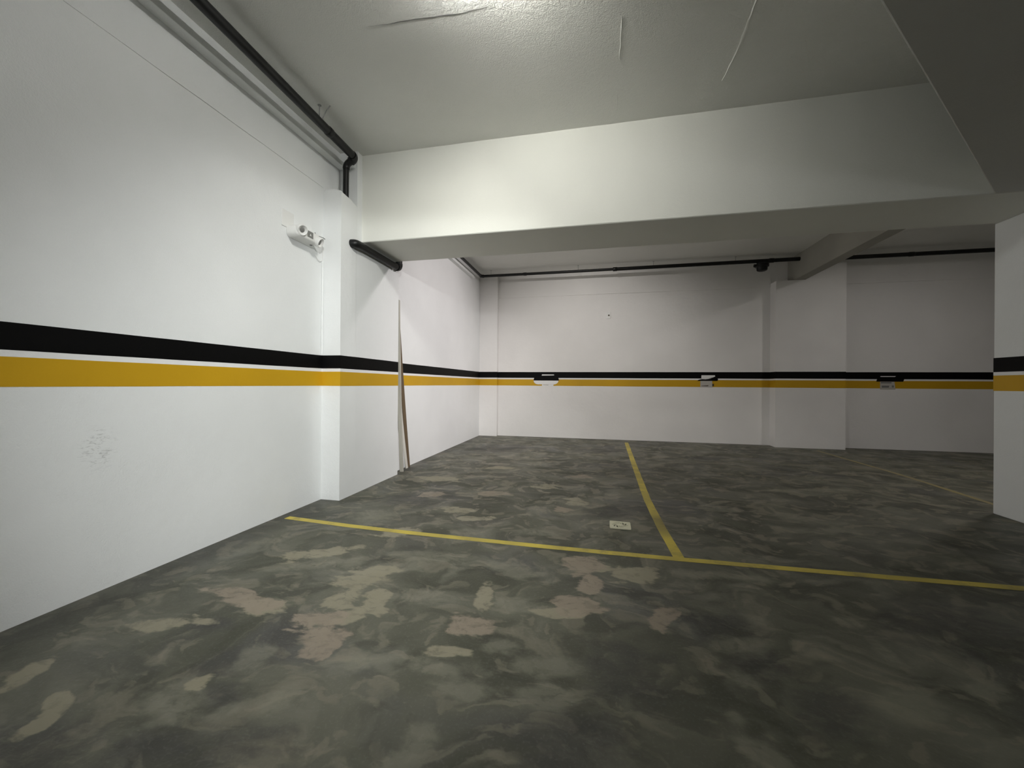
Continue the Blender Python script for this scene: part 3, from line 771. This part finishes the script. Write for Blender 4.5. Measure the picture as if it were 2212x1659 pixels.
# ------------------------------------------------------------------ square floor drain with a whirl of slots
def floor_drain():
    cx, cy, rot, h = 0.1705, 2.876, math.radians(-1.5), 0.072
    t = empty('floor_drain', (cx, cy, 0), 'square cream floor drain cover with whirling slots', 'drain')
    cu = bpy.data.curves.new('cover', 'CURVE'); cu.dimensions = '2D'; cu.fill_mode = 'BOTH'; cu.extrude = 0.003
    def spl(pts):
        s = cu.splines.new('POLY'); s.points.add(len(pts) - 1); s.use_cyclic_u = True
        for p, q in zip(s.points, pts): p.co = (q[0], q[1], 0, 1)
    spl([(h * math.copysign(abs(math.cos(a)) ** 0.12, math.cos(a)), h * math.copysign(abs(math.sin(a)) ** 0.12, math.sin(a))) for a in [2 * math.pi * (i + .5) / 48 for i in range(48)]])
    for k in range(10):
        a0 = 2 * math.pi * k / 10
        pts = []
        for i in range(7):
            u = i / 6; r = 0.022 + 0.036 * u; a = a0 + 0.75 * u
            w = 0.0085 * math.sin(math.pi * (0.12 + 0.82 * u))
            pts.append((r, a, w))
        left = [(r * math.cos(a) - w * math.sin(a), r * math.sin(a) + w * math.cos(a)) for r, a, w in pts]
        right = [(r * math.cos(a) + w * math.sin(a), r * math.sin(a) - w * math.cos(a)) for r, a, w in pts]
        spl(left + right[::-1])
    o = bpy.data.objects.new('tmp', cu); coll(o)
    dg = bpy.context.evaluated_depsgraph_get()
    me = bpy.data.meshes.new_from_object(o.evaluated_get(dg))
    bpy.data.objects.remove(o)
    me.name = 'cover'; me.materials.clear(); me.materials.append(paint('cream_plastic', (0.62, 0.60, 0.44), 0.45, 0.05))
    c = bpy.data.objects.new('cover', me); coll(c); c.parent = t; c.location = (0, 0, 0.0055); c.rotation_euler = (0, 0, rot)
    bm = bmesh.new(); box(bm, cx - 0.062, cx + 0.062, cy - 0.062, cy + 0.062, 0.0, 0.0022)
    link('sump', bm, BLACK, t)
floor_drain()

# ------------------------------------------------------------------ lamp fixtures, mostly added for brightness (above the frame, behind the beam or behind the camera)
def glow(name, col, st):
    em = bpy.data.materials.new(name); em.use_nodes = True
    bs = em.node_tree.nodes['Principled BSDF']
    bs.inputs['Emission Color'].default_value = (*col, 1)
    bs.inputs['Emission Strength'].default_value = st
    return em
def disc(x, y, z0, z1, r, n=40):
    bm = bmesh.new()
    prism(bm, [(x + r * math.cos(2 * math.pi * k / n), y + r * math.sin(2 * math.pi * k / n)) for k in range(n)], z0, z1)
    return bm
for i, (p, r, sr, sf, col) in enumerate(ROUND):
    x, y, z = p
    t = empty('ceiling_light', p, 'round flush ceiling light ' + ('over the front bay', 'added to brighten the right rear bay')[i], 'lamp')
    link('diffuser', disc(x, y, z - 0.002, z, r - 0.003), glow('glowing_face', col, sf), t)
    link('glowing_rim', disc(x, y, z, z + 0.02, r), glow('glowing_rim', col, sr), t)
    link('base', disc(x, y, z + 0.02, ZC, r - 0.01), PLASTIC, t)
p, r, st, col = FILL_LIGHT
t = empty('fill_light', p, 'square fill light added on the wall behind the camera', 'lamp')
bm = bmesh.new(); box(bm, p[0] - r, p[0] + r, p[1], p[1] + 0.004, p[2] - r, p[2] + r); link('diffuser', bm, glow('glowing_face', col, st), t)
bm = bmesh.new(); box(bm, p[0] - r - .01, p[0] + r + .01, YF, p[1], p[2] - r - .01, p[2] + r + .01); link('base', bm, PLASTIC, t)
for i, (p, q, cone, watt, col) in enumerate(FILL_SPOTS):
    d = (Vector(q) - Vector(p)).normalized()
    top = ZBEAM if i == 0 else (ZC if i != 3 else 3.053)
    t = empty('fill_spot', p, 'added small black floodlight ' + ('under the slab behind the camera', 'on the ceiling of the rear bay facing the left wall', 'on the ceiling of the rear bay facing the rear wall', 'below the round light over the front bay', 'under the front ceiling facing the beam')[i], 'lamp')
    bk = Vector(p) - d * 0.062
    bm = bmesh.new(); tube(bm, [bk - d * 0.05, bk - d * 0.01, bk], [0.03, 0.055, 0.055] if i != 3 else [0.012, 0.02, 0.02], 20); link('housing', bm, PIPE, t, smooth=True)
    if i != 3:
        bm = bmesh.new(); tube(bm, [bk - d * 0.03, (bk.x - d.x * 0.03, bk.y - d.y * 0.03, top)], 0.008, 10); link('bracket', bm, STEEL, t)
